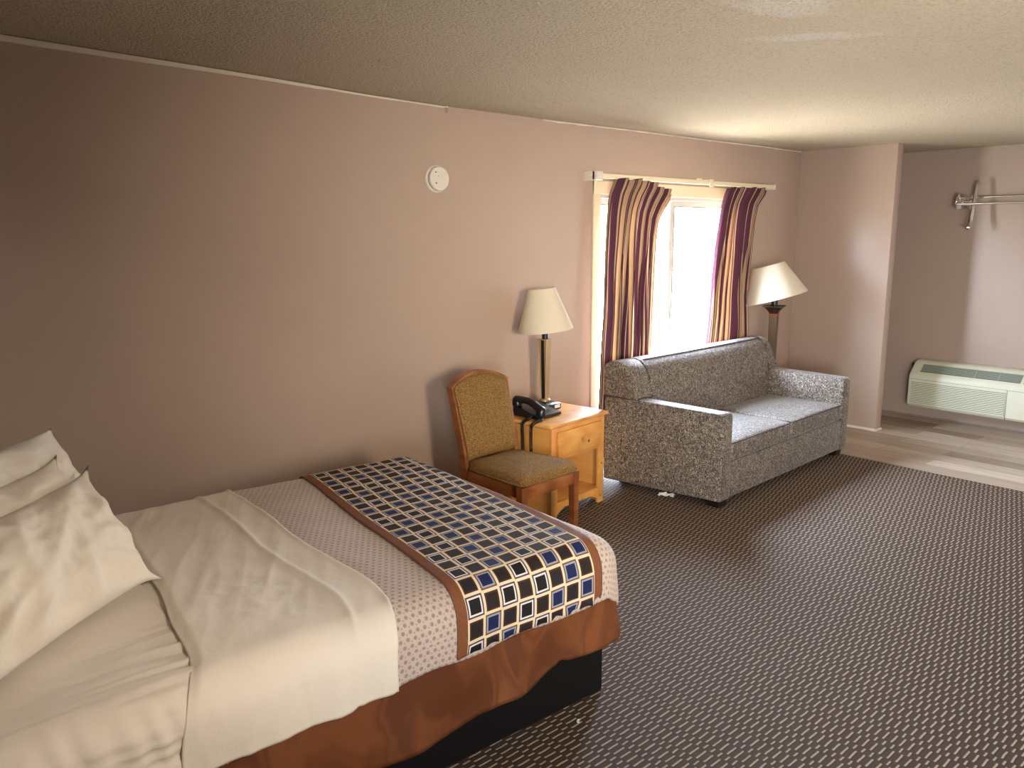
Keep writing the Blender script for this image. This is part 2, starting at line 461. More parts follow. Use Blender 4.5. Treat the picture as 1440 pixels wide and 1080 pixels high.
BRASS = simple('antique_brass', srgb(176, 150, 112), .42, .55)
BRONZE = simple('dark_bronze', srgb(74, 62, 52), .42, .5)
BRONZEP = simple('bronze_post', srgb(104, 86, 68), .42, .45)
COPPER = simple('copper_band', srgb(160, 92, 66), .4, .6)
BLKPLASTIC = simple('black_plastic', srgb(16, 16, 18), .28)
GREYPLASTIC = simple('grey_keys', srgb(90, 92, 96), .5)
WHITEPAPER = simple('white_paper', srgb(232, 232, 230), .8)
WHITEPLASTIC = simple('white_plastic', srgb(226, 220, 208), .45)
DARKDOT = simple('dark_hole', srgb(70, 64, 58), .8)
ACP = simple('almond_plastic', srgb(226, 226, 204), .42)
ACDARK = simple('vent_shadow', srgb(96, 104, 92), .8)
CHROME = simple('chrome', (.75, .74, .72, 1), .12, 1)
STEEL = simple('brushed_rail', (.58, .55, .50, 1), .3, 1)
CLIP = simple('clear_plastic', srgb(214, 208, 198), .2)

# ------------------------------------------------------------------ room shell
XB = -0.45
bm = NB(); box(bm, XB - .1, XF + .1, YR - .1, YW + .1, -.12, 0); struct('floor', bm, VINYL, smooth=0)
bm = NB(); box(bm, XB, 5.742, YR, YW, 0, .007, .003, 1); struct('carpet', bm, CARPET, smooth=0)
def wall_hole(a0, a1, z0, z1, h0, h1, hz0, hz1, b0, b1, axis):
    bm = NB()
    for (p0, p1, q0, q1) in ((a0, h0, z0, z1), (h1, a1, z0, z1), (h0, h1, z0, hz0), (h0, h1, hz1, z1)):
        if p1 - p0 < 1e-4 or q1 - q0 < 1e-4: continue
        if axis == 'x': box(bm, p0, p1, b0, b1, q0, q1)
        else: box(bm, b0, b1, p0, p1, q0, q1)
    return bm
struct('wall_left', wall_hole(XB - .1, XF + .1, 0, 2.7, WX0, WX1, WZ0, WZ1, YW, YW + .12, 'x'), WALL, smooth=0)
bm = NB(); box(bm, XB - .1, XF + .1, YR - .12, YR, 0, 2.7); struct('wall_right', bm, WALL, smooth=0)
bm = NB(); box(bm, XF, XF + .12, YR - .1, YW + .1, 0, 2.7); struct('wall_far', bm, WALL, smooth=0)
bm = NB(); box(bm, XB - .12, XB, YR - .1, YW + .1, 0, 2.7); struct('wall_back', bm, WALL, smooth=0)
bm = NB(); box(bm, 6.655, 6.755, 2.878, YW, 0, 2.5, .006, 2); struct('wall_partition', bm, WALL)
def ceil_z(x, y):
    z = 2.344 + .031 * max(0, 2.80 - x)
    z += .006 * N1(x * .9, y * .9, 3) + .004 * sstep(2.2, 2.9, x) * sstep(3.8, 2.9, x)
    return z
bm = NB()
nx, ny = 60, 40
def cz(i, j):
    x = XB - .1 + (XF + .2 - XB) * i; y = YR - .1 + (YW + .2 - YR) * j
    return (x, y, ceil_z(x, y)), (x, y)
surf(bm, nx, ny, cz)
o = struct('ceiling', bm, CEIL, smooth=180); solid(o, .06, 1 if o.data.polygons[0].normal.z > 0 else -1)
# trims where the ceiling meets the window wall
bm = NB()
rows = []
for i in range(60):
    x = XB + .0 + (2.80 - XB) * i / 59; z = ceil_z(x, YW) - .004; k = .75 + .35 * N1(x * 6, 0) if i > 45 else 1
    t = .027 * (1 - .72 * (i / 59) ** 1.5)
    rows.append([(x, YW + .002, z - t * k), (x, YW - .014 * k, z - t * k), (x, YW - .016 * k, z), (x, YW + .002, z)])
rings(bm, rows); struct('trim_1', bm, WHITETRIM)
bm = NB(); rows = []
for i in range(120):
    x = 3.55 + (6.655 - 3.55) * i / 119; z = ceil_z(x, YW) - .002; t = .006 + .005 * abs(N1(x * 5, 1)) + .004 * N1(x * 21, 2)
    rows.append([(x, YW + .002, z - t), (x, YW - .007, z - t), (x, YW - .010 - .006 * N1(x * 9, 5), z), (x, YW + .002, z)])
rings(bm, rows); struct('trim_2', bm, WHITETRIM)
# ragged white caulk along the partition foot and the far wall foot
bm = NB(); box(bm, 6.640, 6.758, 2.868, 2.878, 0, .020, .002, 1); box(bm, 6.645, 6.655, 2.868, YW, 0, .020, .002, 1); struct('baseboard_partition', bm, WHITETRIM)
bm = NB(); rows = []
for i in range(160):
    y = 3.71 - (3.71 - YR) * i / 159; h = .012 + .014 * max(0, N1(y * 7, 4)) + .008 * N1(y * 40, 2)
    h = max(.004, h)
    rows.append([(XF + .002, y, 0), (XF - .005, y, 0), (XF - .004, y, h), (XF + .002, y, h)])
rings(bm, rows); struct('baseboard_far', bm, simple('scuffed_edge', srgb(150, 128, 120), .7), smooth=0)

# ------------------------------------------------------------------ the visible sliding window
win = bpy.data.objects.new('window_1', None); C.objects.link(win); win['kind'] = 'structure'
bm = NB()   # painted casing
box(bm, WX0 - .066, WX0, YW - .014, YW, .0, WZ1 + .085, .004)
box(bm, WX1, WX1 + .088, YW - .014, YW, .0, WZ1 + .085, .004)
box(bm, WX0 - .066, WX1 + .088, YW - .016, YW, WZ1, WZ1 + .085, .004)
obj('window_casing', bm, CREAMTRIM, win)
bm = NB()   # jamb liner and head
box(bm, WX0 - .002, WX0 + .022, YW, YW + .12, WZ0, WZ1, .002)
box(bm, WX1 - .022, WX1 + .002, YW, YW + .12, WZ0, WZ1, .002)
box(bm, WX0, WX1, YW, YW + .12, WZ1 - .026, WZ1 + .002, .002)
box(bm, WX0, WX1, YW, YW + .12, WZ0 - .002, WZ0 + .03, .002)
obj('window_frame', bm, VINYLFRAME, win)
def sash(x0, x1, y):
    bm = NB()
    s_ = .052
    for a, b in ((x0, x0 + s_), (x1 - s_, x1)): box(bm, a, b, y, y + .03, WZ0 + .03, WZ1 - .026, .003)
    for a, b in ((WZ0 + .031, WZ0 + .09), (WZ1 - .066, WZ1 - .027)): box(bm, x0 + .002, x1 - .002, y + .0015, y + .0285, a, b, .002)
    so = obj('sash', bm, VINYLFRAME, win)
    bm = NB(); box(bm, x0 + s_ - .006, x1 - s_ + .006, y + .012, y + .017, WZ0 + .085, WZ1 - .06)
    obj('glass_pane', bm, GLASS, so, smooth=0)
    bm = NB()
    for xx in (x0 + s_, x1 - s_ - .009): box(bm, xx, xx + .009, y - .001, y + .012, WZ0 + .09, WZ1 - .066)
    box(bm, x0 + s_, x1 - s_, y - .001, y + .012, WZ1 - .071, WZ1 - .066)
    obj('gasket', bm, GASKET, so, smooth=0)
mid = 4.925
sash(WX0 + .022, mid + .040, YW + .062); sash(mid - .040, WX1 - .022, YW + .026)
bm = NB(); box(bm, mid - .006, mid + .012, YW + .012, YW + .027, 1.02, 1.10, .003); obj('latch', bm, GASKET, win)
# unseen added windows: casing and blank panel on solid wall, behind the area lamps
for nm, ax in (('side_window_dummy', 'x'), ('far_window_dummy', 'y')):
    wn_ = bpy.data.objects.new(nm, None); C.objects.link(wn_); wn_['kind'] = 'structure'
    bm = NB()
    a0, a1, z0, z1 = (RX0, RX1, RZ0, RZ1) if ax == 'x' else (FX0, FX1, FZ0, FZ1)
    for p in ((a0 - .07, a0, z0 - .07, z1 + .07), (a1, a1 + .07, z0 - .07, z1 + .07), (a0, a1, z1, z1 + .07), (a0, a1, z0 - .07, z0)):
        if ax == 'x': box(bm, p[0], p[1], YR, YR + .014, p[2], p[3], .003)
        else: box(bm, XF - .014, XF, p[0], p[1], p[2], p[3], .003)
    obj('window_casing', bm, CREAMTRIM, wn_)
    bm = NB()
    if ax == 'x': box(bm, a0, a1, YR, YR + .006, z0, z1)
    else: box(bm, XF - .006, XF, a0, a1, z0, z1)
    obj('blank_pane', bm, VINYLFRAME, wn_)
# ------------------------------------------------------------------ curtain rod and curtains
YC = YW - .085
rod = thing('curtain_rod', 'cream traverse curtain rod on the wall above the window', 'curtain rod', (5.03, YC, 2.02))
bm = NB(); box(bm, -1.08, 1.09, -.010, .010, -.016, .016, .004); box(bm, -1.08, 1.09, -.013, -.009, -.004, .004, .001)
obj('rail', bm, CREAMTRIM, rod)
bm = NB(); box(bm, -1.10, -1.02, -.016, .012, -.030, .030, .006); box(bm, -1.10, -1.085, -.016, .087, -.030, .030, .004); obj('end_bracket', bm, WHITEPLASTIC, rod)
bm = NB(); box(bm, 1.075, 1.092, -.014, .087, -.02, .02, .004); obj('end_bracket', bm, CREAMTRIM, rod)
bm = NB(); box(bm, .17, .20, -.014, .087, .014, .024, .002); box(bm, .165, .215, -.016, -.010, -.03, .026, .003); box(bm, .13, .19, .07, .087, .012, .036, .003); obj('support_clip', bm, CREAMTRIM, rod)

def curtain(name, label, lt, rt, topz, npl, seed, y0, zbot, ret=0):
    NU, NV = 260, 90
    rnd = random.Random(seed)
    ph = [rnd.uniform(0, 6.28) for _ in range(8)]
    def fn(u, v):
        tz = lerp(topz, u)
        z = tz + (zbot - tz) * v
        zz = 2.0 + (zbot - 2.0) * v
        xl, xr = lerp(lt, zz), lerp(rt, zz)
        loose = sstep(.02, .5, v)
        # uneven folds
        uu = u + .018 * math.sin(2 * PI * 2.3 * u + ph[0]) + .010 * loose * math.sin(2 * PI * 3 * u + 2.2 * v + ph[1])
        a = 2 * PI * npl * uu + .5 * loose * math.sin(2.6 * v + ph[2] + 5 * u)
        amp = .028 + .010 * loose * math.sin(2 * PI * 1.4 * u + ph[3])
        s_ = math.sin(a)
        yy = y0 - amp * (abs(s_) ** .8 * (1 if s_ > 0 else -1)) + .014 * N1(u * 5, v * 3, seed)
        xx = xl + (xr - xl) * u + .015 * math.cos(a) * (.4 + .6 * loose) + .012 * N1(u * 4, v * 4, seed + 9)
        if ret:
            k = sstep(.86, 1.0, u); yy += (YW - .022 - yy) * k
        if v < .09:  # pinch pleats at the heading
            k = 1 - v / .09
            yy -= .012 * k * max(0, math.sin(a))
            z += .010 * k * math.sin(a * .5 + ph[4]) * .6
        return (xx, yy, z), (u, v)
    bm = NB(); surf(bm, NU, NV, fn)
    o = obj(name, bm, CURT, None, 180); solid(o, .003, 0)
    tag(o, label, 'curtain', 'striped curtains')
    return o
curtain('curtain', 'plum and tan striped curtain, left of the two, its top corner sagging off the rod',
        [(.1, 3.955), (.84, 3.985), (1.3, 4.005), (1.75, 4.03), (1.9, 4.05), (2.0, 4.10)],
        [(.1, 4.55), (.84, 4.54), (1.45, 4.545), (1.68, 4.56), (1.80, 4.585), (1.88, 4.64), (1.96, 4.71), (2.0, 4.72)],
        [(0, 2.005), (.45, 2.008), (.6, 2.0), (.8, 1.965), (1, 1.925)], 8, 3, YC - .032, .12)
curtain('curtain', 'plum and tan striped curtain, right of the two, hanging next to the floor lamp',
        [(.1, 5.12), (.83, 5.165), (1.1, 5.20), (1.6, 5.26), (1.85, 5.31), (1.96, 5.34), (2.0, 5.37)],
        [(.1, 5.87), (.83, 5.87), (1.15, 5.825), (1.5, 5.85), (1.75, 5.86), (1.88, 5.89), (1.97, 5.99), (2.0, 6.0)],
        [(0, 1.985), (.5, 2.0), (.85, 2.0), (1, 1.965)], 9, 11, YC - .032, .12, 1)

# ------------------------------------------------------------------ bed
BL, BW = 2.05, 1.42
brot = math.radians(-2.5)
head = Vector((2.055 - BL * math.cos(brot), 1.745 - BL * math.sin(brot), 0))
bed = thing('bed', 'low double bed with brown skirt over a black base, beside the mauve wall', 'bed', head, brot)
bedM = Matrix.Translation(head) @ Matrix.Rotation(brot, 4, 'Z')
bm = NB(); box(bm, .0, BL - .035, .035, BW - .04, 0.007, .24, .012, 3); obj('bed_base', bm, BLKCLOTH, bed)
bm = NB(); box(bm, .0, BL - .012, .012, BW - .012, .235, .405, .03, 4); obj('box_spring', bm, SKIRT, bed)
bm = NB(); box(bm, .0, BL - .015, .015, BW - .015, .40, .578, .07, 5); obj('mattress', bm, SHEET, bed)
def drape(s, t, top, r, grow, emax_foot=9, sq=1.0):
    """sheet point: s along the bed, t across; rolls over near edge (t<0 side), far edge and foot"""
    a0, b0, b1 = BL + grow - r, -grow + r, BW + grow - r
    es = max(0, s - a0); etn = max(0, b0 - t); etf = max(0, t - b1)
    et = etn if etn > 0 else etf
    e = math.hypot(es, et)
    if es > 0 and et > 0: e = max(es, et) + .35 * min(es, et) * 0.5
    if e <= 0: return Vector((s, t, top))
    hyp = math.hypot(es, et)
    dx, dy = es / hyp, et / hyp
    if e < r * PI / 2: h, d = r * math.sin(e / r), r * (1 - math.cos(e / r))
    else: h, d = r, r + e - r * PI / 2
    x = min(s, a0) + h * dx
    y = (min(max(t, b0), b1)) + (-h * dy if etn > 0 else h * dy)
    return Vector((x, y, top - d))
def cloth(name, mat, s0, s1, t0, t1, ns, nt_, top, r, grow, fn_off=None, uvfn=None, parent=None, thick=.006, edge=None, world=True):
    def f(i, j):
        t = t0 + (t1 - t0) * j
        a, b = (edge(t) if edge else (s0, s1))
        s = a + (b - a) * i
        p = drape(s, t, top, r, grow)
        q = drape(s, t, top, r, grow + .004) - p
        if fn_off: p = p + fn_off(s, t, p, i, j)
        return p, (uvfn(s, t, i, j) if uvfn else (s, t))
    bm = NB(); surf(bm, ns, nt_, f)
    o = obj(name, bm, mat, parent, 180)
    bm2 = None
    solid(o, thick, -1)
    if not parent and world: o.matrix_world = bedM
    return o
def up_off(zv, yv=0, xv=0): return Vector((xv, yv, zv))
def ridge(x, y, z): return (1 - abs(N1(x, y, z)) * 2)
# fitted sheet over the head half: taut top, gathered folds on the near side
def off_fit(s, t, p, i, j):
    side = sstep(.12, -.06, t)
    k = math.sin(95 * s + 3 * math.sin(9 * t) + 4 * N1(s * 6, t * 3, 1)) * .5 + .5
    gz = sstep(.05, -.06, t)
    gather = (.010 * ridge(t * 13 + s * 1.5, s * 2.2, 5) * sstep(.55, .0, t) + .006 * ridge(t * 30, s * 4, 6) * sstep(.6, .1, t)) * (.35 + .65 * sstep(.15, .55, s))
    return Vector((0, -.006 * side * k - gather * gz, gather * (1 - gz) + .004 * N1(s * 5, t * 5, 7) + .003 * side * N1(s * 30, t * 6, 2)))
o = cloth('fitted_sheet', SHEET, .0, .645, -.185, BW + .12, 110, 220, .586, .085, .004, off_fit, parent=bed)
# skirt panel on the near side and foot with ragged, hitched up hem
def skirt_panel(pts_fn, n, hem):
    def f(i, j):
        base, nrm, dist = pts_fn(i)
        zt = .412; zb = hem(dist)
        z = zt + (zb - zt) * j
        flare = .010 + .022 * j + .012 * j * math.sin(dist * 17 + 2.5 * N1(dist * 3, 1)) + .010 * j * N1(dist * 8, j * 2)
        if j < .12: flare *= j / .12 * .6 + .4
        return base + nrm * flare + Vector((0, 0, z)), (dist, z)
    return f
def near_then_foot(i):
    Ltot = BL + BW; d = i * Ltot; rc = .04
    if d < BL - rc: return Vector((d, .008, 0)), Vector((0, -1, 0)), d
    if d < BL + rc:
        k = (d - BL + rc) / (2 * rc) * PI / 2
        return Vector((BL - rc - .004 + rc * math.sin(k), .008 + rc - rc * math.cos(k), 0)), Vector((math.sin(k), -math.cos(k), 0)), d
    return Vector((BL - .004, d - BL + .008, 0)), Vector((1, 0, 0)), d
hemtab = [(0, .10), (.9, .14), (1.2, .165), (1.45, .18), (1.62, .205), (1.74, .232), (1.755, .245), (1.80, .228), (2.03, .235), (2.2, .22), (2.6, .12), (3.5, .08)]
bm = NB(); surf(bm, 220, 18, skirt_panel(near_then_foot, 220, lambda d: lerp(hemtab, d) + .004 * N1(d * 14, 2)))
o = obj('bed_skirt', bm, SKIRT, bed, 180); solid(o, .004, 0)
bm = NB()
pts = []
for i in range(221):
    b_, n_, d_ = near_then_foot(i / 220); pts.append(b_ + n_ * .0155 + Vector((0, 0, .388)))
tube(bm, pts, .003, 6); obj('skirt_seam', bm, SKIRT, bed, 180)

# coverlet, top sheet, runner: each a loose cloth lying on the bed
def off_comf(s, t, p, i, j):
    near = sstep(.02, -.16, t); foot = sstep(BL - .02, BL + .14, s)
    z = .005 * N1(s * 3, t * 3, 1) + .003 * N1(s * 9, t * 9, 2)
    y = -near * (.010 + .010 * N1(s * 5, 0, 4))
    x = foot * (.012 + .010 * N1(t * 5, 1, 4))
    z += near * .010 * N1(s * 6, 3, 3) * (1 if t < -.1 else 0)
    if s < 1.16: z -= .022 * sstep(1.16, 1.06, s); y += .02 * near * sstep(1.10, 1.02, s)
    return Vector((x, y, z))
o = cloth('coverlet', COMF, 1.0, BL + .20, -.180, BW + .19, 110, 170, .606, .10, .018, off_comf, thick=.010)
tag(o, 'beige dotted coverlet spread across the foot of the bed', 'coverlet')
def ridge(x, y, z): return (1 - abs(N1(x, y, z)) * 2)
def off_top(s, t, p, i, j):
    near = sstep(.02, -.16, t)
    b = edge_top(t)[1]
    z = .006 * N1(s * 3.2, t * 2.4, 11) + .004 * N1(s * 8, t * 8, 12)
    # pulled creases, slanting from the far head corner to the near hem
    q = (s - .45 * t)
    z += .0035 * ridge(q * 9, t * 1.6, 3) * sstep(.0, .5, t) + .0014 * ridge(q * 17 + 2, t * 3.5, 5)
    z += .0025 * ridge(s * 14, t * 14, 8) * math.exp(-((s - .86) / .16) ** 2 - ((t - .32) / .22) ** 2)
    z += .005 * sstep(b - .135, b - .118, s) + .006 * math.exp(-((s - b + .127) / .012) ** 2) + .005 * sstep(b - .02, b, s)
    z -= .012 * sstep(.06, .0, i)
    y = -near * (.010 + .012 * N1(s * 5, 2, 4) + .006 * math.sin(22 * s + 6 * N1(s * 2, 1)) + .004 * ridge(s * 13, t * 4, 2))
    return Vector((0, y, z))
def edge_top(t):
    a = .60 + .09 * sstep(-.05, .9, t) - .07 * sstep(.15, -.17, t) + .02 * N1(t * 3, 0, 5)
    b = 1.165 + .02 * N1(t * 2.2, 3, 5) - .045 * sstep(.2, -.17, t)
    return a, b
o = cloth('top_sheet', SHEET, .6, 1.17, -.205, BW + .15, 110, 240, .607, .10, .022, off_top, thick=.007, edge=edge_top)
tag(o, 'white top sheet folded back over the coverlet, beside the pillows', 'sheet')
def runner_edge(t):
    k = (t + .17) / (BW + .3)
    a = 1.318 + .185 * k + .012 * N1(t * 2, 4)
    return a, a + RW
def off_run(s, t, p, i, j):
    near = sstep(.0, -.16, t)
    z = .004 * N1(s * 3, t * 3, 1) + .0025 * N1(s * 9, t * 9, 2)
    y = -near * (.013 + .010 * N1(s * 5, 0, 4))
    if t < -.155: # frayed, curled lower edge
        k = sstep(-.155, -.18, t) * (.25 + .75 * sstep(.55, .9, i))
        y += k * (.012 * math.sin(s * 70) + .01 * N1(s * 30, 1)); z += k * .006 * math.sin(s * 95 + 1)
    return Vector((0, y, z))
o = cloth('bed_runner', RUN, 1.3, 1.9, -.180, BW + .15, 80, 190, .614, .10, .021, off_run, thick=.004, edge=runner_edge,
          uvfn=lambda s, t, i, j: (i * RW, t + .01))
tag(o, 'navy and brown geometric bed runner laid across the coverlet', 'bed runner')

# pillows: sewn case swelling between four corners, with ears at the corners
def pillow(label, BR, TR, width, thick, seed, ear=.03, dirw=None, mat=PILLOW):
    BR, TR = Vector(BR), Vector(TR)
    d = (Vector(dirw) if dirw else Vector((-.80, -.60, 0))).normalized() * width
    upv = TR - BR
    nrm = upv.cross(-d).normalized()
    if nrm.dot(Vector((1, -1, .3))) < 0: nrm = -nrm
    n = 56
    bm = NB()
    def P(u, v, side):
        # u: 0 right .. 1 left ; v: 0 bottom .. 1 top
        cu, cv = 2 * u - 1, 2 * v - 1
        pinch = .045 * (1 - cv * cv) * (1 if abs(cu) > .0 else 0) * abs(cu) ** 6 + 0
        pinv = .05 * (1 - cu * cu) * abs(cv) ** 6
        uu = .5 + (cu * (1 - pinch * 1.4)) / 2; vv = .5 + (cv * (1 - pinv * 1.2)) / 2
        corner = (abs(cu) * abs(cv)) ** 14
        uu += ear / width * corner * (1 if cu > 0 else -1); vv += ear * .8 / upv.length * corner * (1 if cv > 0 else -1)
        sw = max(0, (1 - abs(cu) ** 2.6)) ** .62 * max(0, (1 - abs(cv) ** 2.6)) ** .62
        wr = .014 * N1(cu * 2.2 + seed, cv * 1.6, seed) + .008 * N1(cu * 5, cv * 3, seed + 3) + .010 * (1 - 2 * abs(N1(cu * 3.4 + .5 * cv + seed, cv * 1.1, seed + 5))) + .004 * (1 - 2 * abs(N1(cu * 8 + seed, cv * 5, seed)))
        # tension folds running in from the corners
        ang = math.atan2(cv, cu); rad = math.hypot(cu, cv)
        wr += .013 * math.sin(ang * 11 + seed + 2 * N1(cu * 2, cv * 2, seed)) * sstep(.35, .95, rad) * sw ** .5
        q = BR + d * uu + upv * vv + nrm * ((thick * sw + 1.45 * wr * (.25 + .75 * sw) * min(1, sw * 3)) * (1 if side else -.8))
        q.z -= .02 * (1 - abs(cu)) * max(0, cv) * .6
        return q
    V = [{}, {}]
    for side in (0, 1):
        for i in range(n + 1):
            for j in range(n + 1):
                edge_ = i in (0, n) or j in (0, n)
                if side == 1 and edge_: V[1][i, j] = V[0][i, j]
                else: V[side][i, j] = bm.verts.new(P(i / n, j / n, side))
        for i in range(n):
            for j in range(n):
                bm.faces.new((V[side][i, j], V[side][i + 1, j], V[side][i + 1, j + 1], V[side][i, j + 1]))
    o = obj('pillow', bm, mat, None, 180)
    tag(o, label, 'pillow', 'bed pillows')
    return o
pillow('white pillow at the back of the pile, against the wall end of the bed', (.705, 2.94, .70), (.565, 2.92, 1.025), .66, .075, 4, .006, (-.80, -.60, .0), PILLOWW)
pillow('crumpled cream pillow in the middle, between the front and back pillows', (.66, 2.66, .66), (.535, 2.76, .955), .66, .080, 21, .026, (-.80, -.60, 0))
pillow('cream pillow at the front, its corner resting on the top sheet', (.70, 2.44, .630), (.606, 2.70, .915), .70, .095, 9, .032, (-.77, -.63, 0))

# ------------------------------------------------------------------ dining chair
ch = thing('dining_chair', 'wooden dining chair with gold tweed seat and back, beside the nightstand', 'chair', (2.76, 3.06, .007), math.radians(4))
SW, SD = .44, .45      # local: front = -y
bm = NB()
def seatf(i, j):
    pass
def cushion(bm, x0, x1, y0, y1, z0, z1, dome, taper=.0, n=20, r=.03):
    rows = []
    def outline(k, z):
        pts = []
        m_ = 40
        for a in range(m_):
            th = 2 * PI * a / m_
            cx_, sx_ = math.cos(th), math.sin(th)
            e_ = .22
            x = math.copysign(abs(cx_) ** e_, cx_); y = math.copysign(abs(sx_) ** e_, sx_)
            wx = (x1 - x0) / 2 * k; wy = (y1 - y0) / 2 * k
            tp = 1 - taper * (y + 1) / 2
            pts.append(((x0 + x1) / 2 + x * wx * tp, (y0 + y1) / 2 + y * wy, z))
        return pts
    rows.append(outline(.97, z0)); rows.append(outline(1.0, z0 + .012)); rows.append(outline(1.0, z1 - r))
    for q in range(1, 5):
        a = q / 4 * PI / 2
        rows.append(outline(1 - (1 - math.cos(a)) * r / ((x1 - x0) / 2), z1 - r + r * math.sin(a)))
    for k in (.75, .5, .25, .02):
        rows.append(outline(k, z1 + dome * (1 - (k / .93) ** 2)))
    rings(bm, rows)
cushion(bm, -.225, .225, -.245, .205, .40, .455, .022, .14)
obj('seat', bm, TWEED, ch, 60)
bm = NB()
def seat_welt(z, k=1.006):
    pts = []
    for a in range(61):
        th = 2 * PI * a / 60; c_, s_ = math.cos(th), math.sin(th)
        x = math.copysign(abs(c_) ** .22, c_); y = math.copysign(abs(s_) ** .22, s_)
        pts.append((x * .225 * k * (1 - .14 * (y + 1) / 2), -.02 + y * .225 * k, z))
    return pts
tube(bm, seat_welt(.412), .005, 6); obj('seat_piping', bm, TWEED, ch, 180)
bm = NB()
box(bm, -.205, .205, -.235, -.212, .335, .402, .003); box(bm, -.20, -.178, -.22, .19, .335, .402, .003); box(bm, .178, .20, -.22, .19, .335, .402, .003); box(bm, -.18, .18, .17, .19, .335, .402, .003)
obj('seat_frame', bm, OAK, ch)
for sx in (-1, 1):
    bm = NB(); x = sx * .200
    rings(bm, [[(x - h, -.238, z), (x + h, -.238, z), (x + h, -.238 + 2 * h, z), (x - h, -.238 + 2 * h, z)] for h, z in ((.015, 0), (.019, .25), (.021, .402))])
    obj('leg', bm, OAK, ch)
# raked back posts continue into the rear legs; slightly curved
def back_y(z):
    return .195 + (.115 * ((z - .40) / .52) ** 1.25 if z > .40 else .10 * ((.40 - z) / .40) ** 1.5)
def post(sx):
    rows = []
    for k in range(17):
        z = .0 + .838 * k / 16; y = back_y(z); x = sx * (.180 + .022 * z / .9)
        rows.append([(x - .011, y - .004, z), (x + .011, y - .004, z), (x + .011, y + .040, z), (x - .011, y + .040, z)])
    b = NB(); rings(b, rows); return b
for sx in (-1, 1): obj('rear_post', post(sx), OAK, ch)
def back_pt(u, v):
    """u -1..1 across, v 0..1 bottom to top with arched crest"""
    ztop = .838 + .060 * (1 - abs(u) ** 2.1)
    z = .455 + (ztop - .455) * v
    x = u * (.181 + .022 * v)
    return x, back_y(z), z
bm = NB()   # arched crest rail following the back outline
pts = [Vector(back_pt((-1 + 2 * i / 40) * 1.05, 1.0)) + Vector((0, .018, .004)) for i in range(41)]
rows = []
for i, p in enumerate(pts):
    d = (pts[min(i + 1, 40)] - pts[max(i - 1, 0)]).normalized(); nrm = Vector((-d.z, 0, d.x))
    rows.append([p + Vector((0, -.023, 0)) - nrm * .010, p + Vector((0, -.023, 0)) + nrm * .007, p + Vector((0, .022, 0)) + nrm * .007, p + Vector((0, .022, 0)) - nrm * .010])
rings(bm, rows); obj('crest_rail', bm, OAK, ch)
bm = NB()   # padded back panel, front and rear skins
n = 24
for side in (0, 1):
    V = {}
    for i in range(n + 1):
        for j in range(n + 1):
            u, v = -1 + 2 * i / n, j / n
            x, y, z = back_pt(u * .985, v * .985)
            e_ = max(0, 1 - abs(u) ** 6) * max(0, 1 - abs(2 * v - 1) ** 8)
            off = -.006 - .026 * e_ ** .5 if side == 0 else .024 + .008 * e_ ** .5
            V[i, j] = bm.verts.new((x, y + .004 + off, z))
    for i in range(n):
        for j in range(n): bm.faces.new((V[i, j], V[i + 1, j], V[i + 1, j + 1], V[i, j + 1]))
bmesh.ops.remove_doubles(bm, verts=bm.verts, dist=1e-5)
obj('backrest', bm, TWEED, ch, 60)
bm = NB()
pts = [back_pt(-.97, v / 20) for v in range(20)] + [back_pt(-.97 + 1.94 * i / 30, .985) for i in range(31)] + [back_pt(.97, 1 - v / 20) for v in range(1, 21)]
tube(bm, [(x, y - .008, z) for x, y, z in pts], .005, 6); obj('back_piping', bm, TWEED, ch, 180)

# ------------------------------------------------------------------ nightstand
NSR = math.radians(6)
ns = thing('nightstand', 'pine nightstand with one drawer and an open shelf, between chair and sofa', 'nightstand', (3.33, 3.40, .007), NSR)
W2, D0, D1, NH = .252, -.205, .205, .575     # local: front = -y
bm = NB(); box(bm, -W2 - .030, W2 + .030, D0 - .030, D1 + .01, NH - .024, NH, .010, 4); obj('top', bm, PINEH, ns)
for sx in (-1, 1):
    bm = NB(); x0, x1 = (W2 - .018, W2) if sx > 0 else (-W2, -W2 + .018)
    pts = [(D0 + .002, 0), (D0 + .06, 0), (D0 + .085, .04), (D1 - .08, .04), (D1 - .055, 0), (D1, 0), (D1, NH - .024), (D0 + .002, NH - .024)]
    prism(bm, pts, 0, x0, x1, .001); obj('side_panel', bm, PINE, ns)
bm = NB()   # front face frame: stiles, rails, arched toe rail
for sx in (-1, 1):
    a, b = (W2 - .052, W2 + .002) if sx > 0 else (-W2 - .002, -W2 + .052)
    box(bm, a, b, D0 - .016, D0 + .004, 0, NH - .024, .002)
box(bm, -W2 + .05, W2 - .05, D0 - .015, D0 + .004, NH - .055, NH - .024, .001)
box(bm, -W2 + .05, W2 - .05, D0 - .015, D0 + .004, .355, .385, .001)
arch = [(-W2 + .05, .10), (-W2 + .05, .022)]
for k in range(13):
    t = k / 12; x = (-W2 + .06) + (2 * W2 - .12) * t
    arch.append((x, .030 + .030 * min(1, math.sin(PI * t) * 2.4)))
arch += [(W2 - .05, .022), (W2 - .05, .10)]
prism(bm, arch, 1, D0 - .015, D0 + .004, .001)
obj('face_frame', bm, PINE, ns)
bm = NB(); box(bm, -W2 + .016, W2 - .016, D1 - .016, D1 - .002, .05, NH - .03); obj('back_panel', bm, PINE, ns, 0)
bm = NB(); box(bm, -W2 + .016, W2 - .016, D0 + .002, D1 - .014, .080, .100, .002); obj('shelf', bm, PINEH, ns)
dr = None
bm = NB(); box(bm, -W2 + .044, W2 - .044, D0 - .034, D0 - .014, .376, NH - .050, .007, 3); box(bm, -W2 + .06, W2 - .06, D0 - .02, D1 - .03, .39, NH - .07)
dr = obj('drawer', bm, PINEH, ns)
bm = NB()
rotx = Matrix.Rotation(PI / 2, 3, 'X')
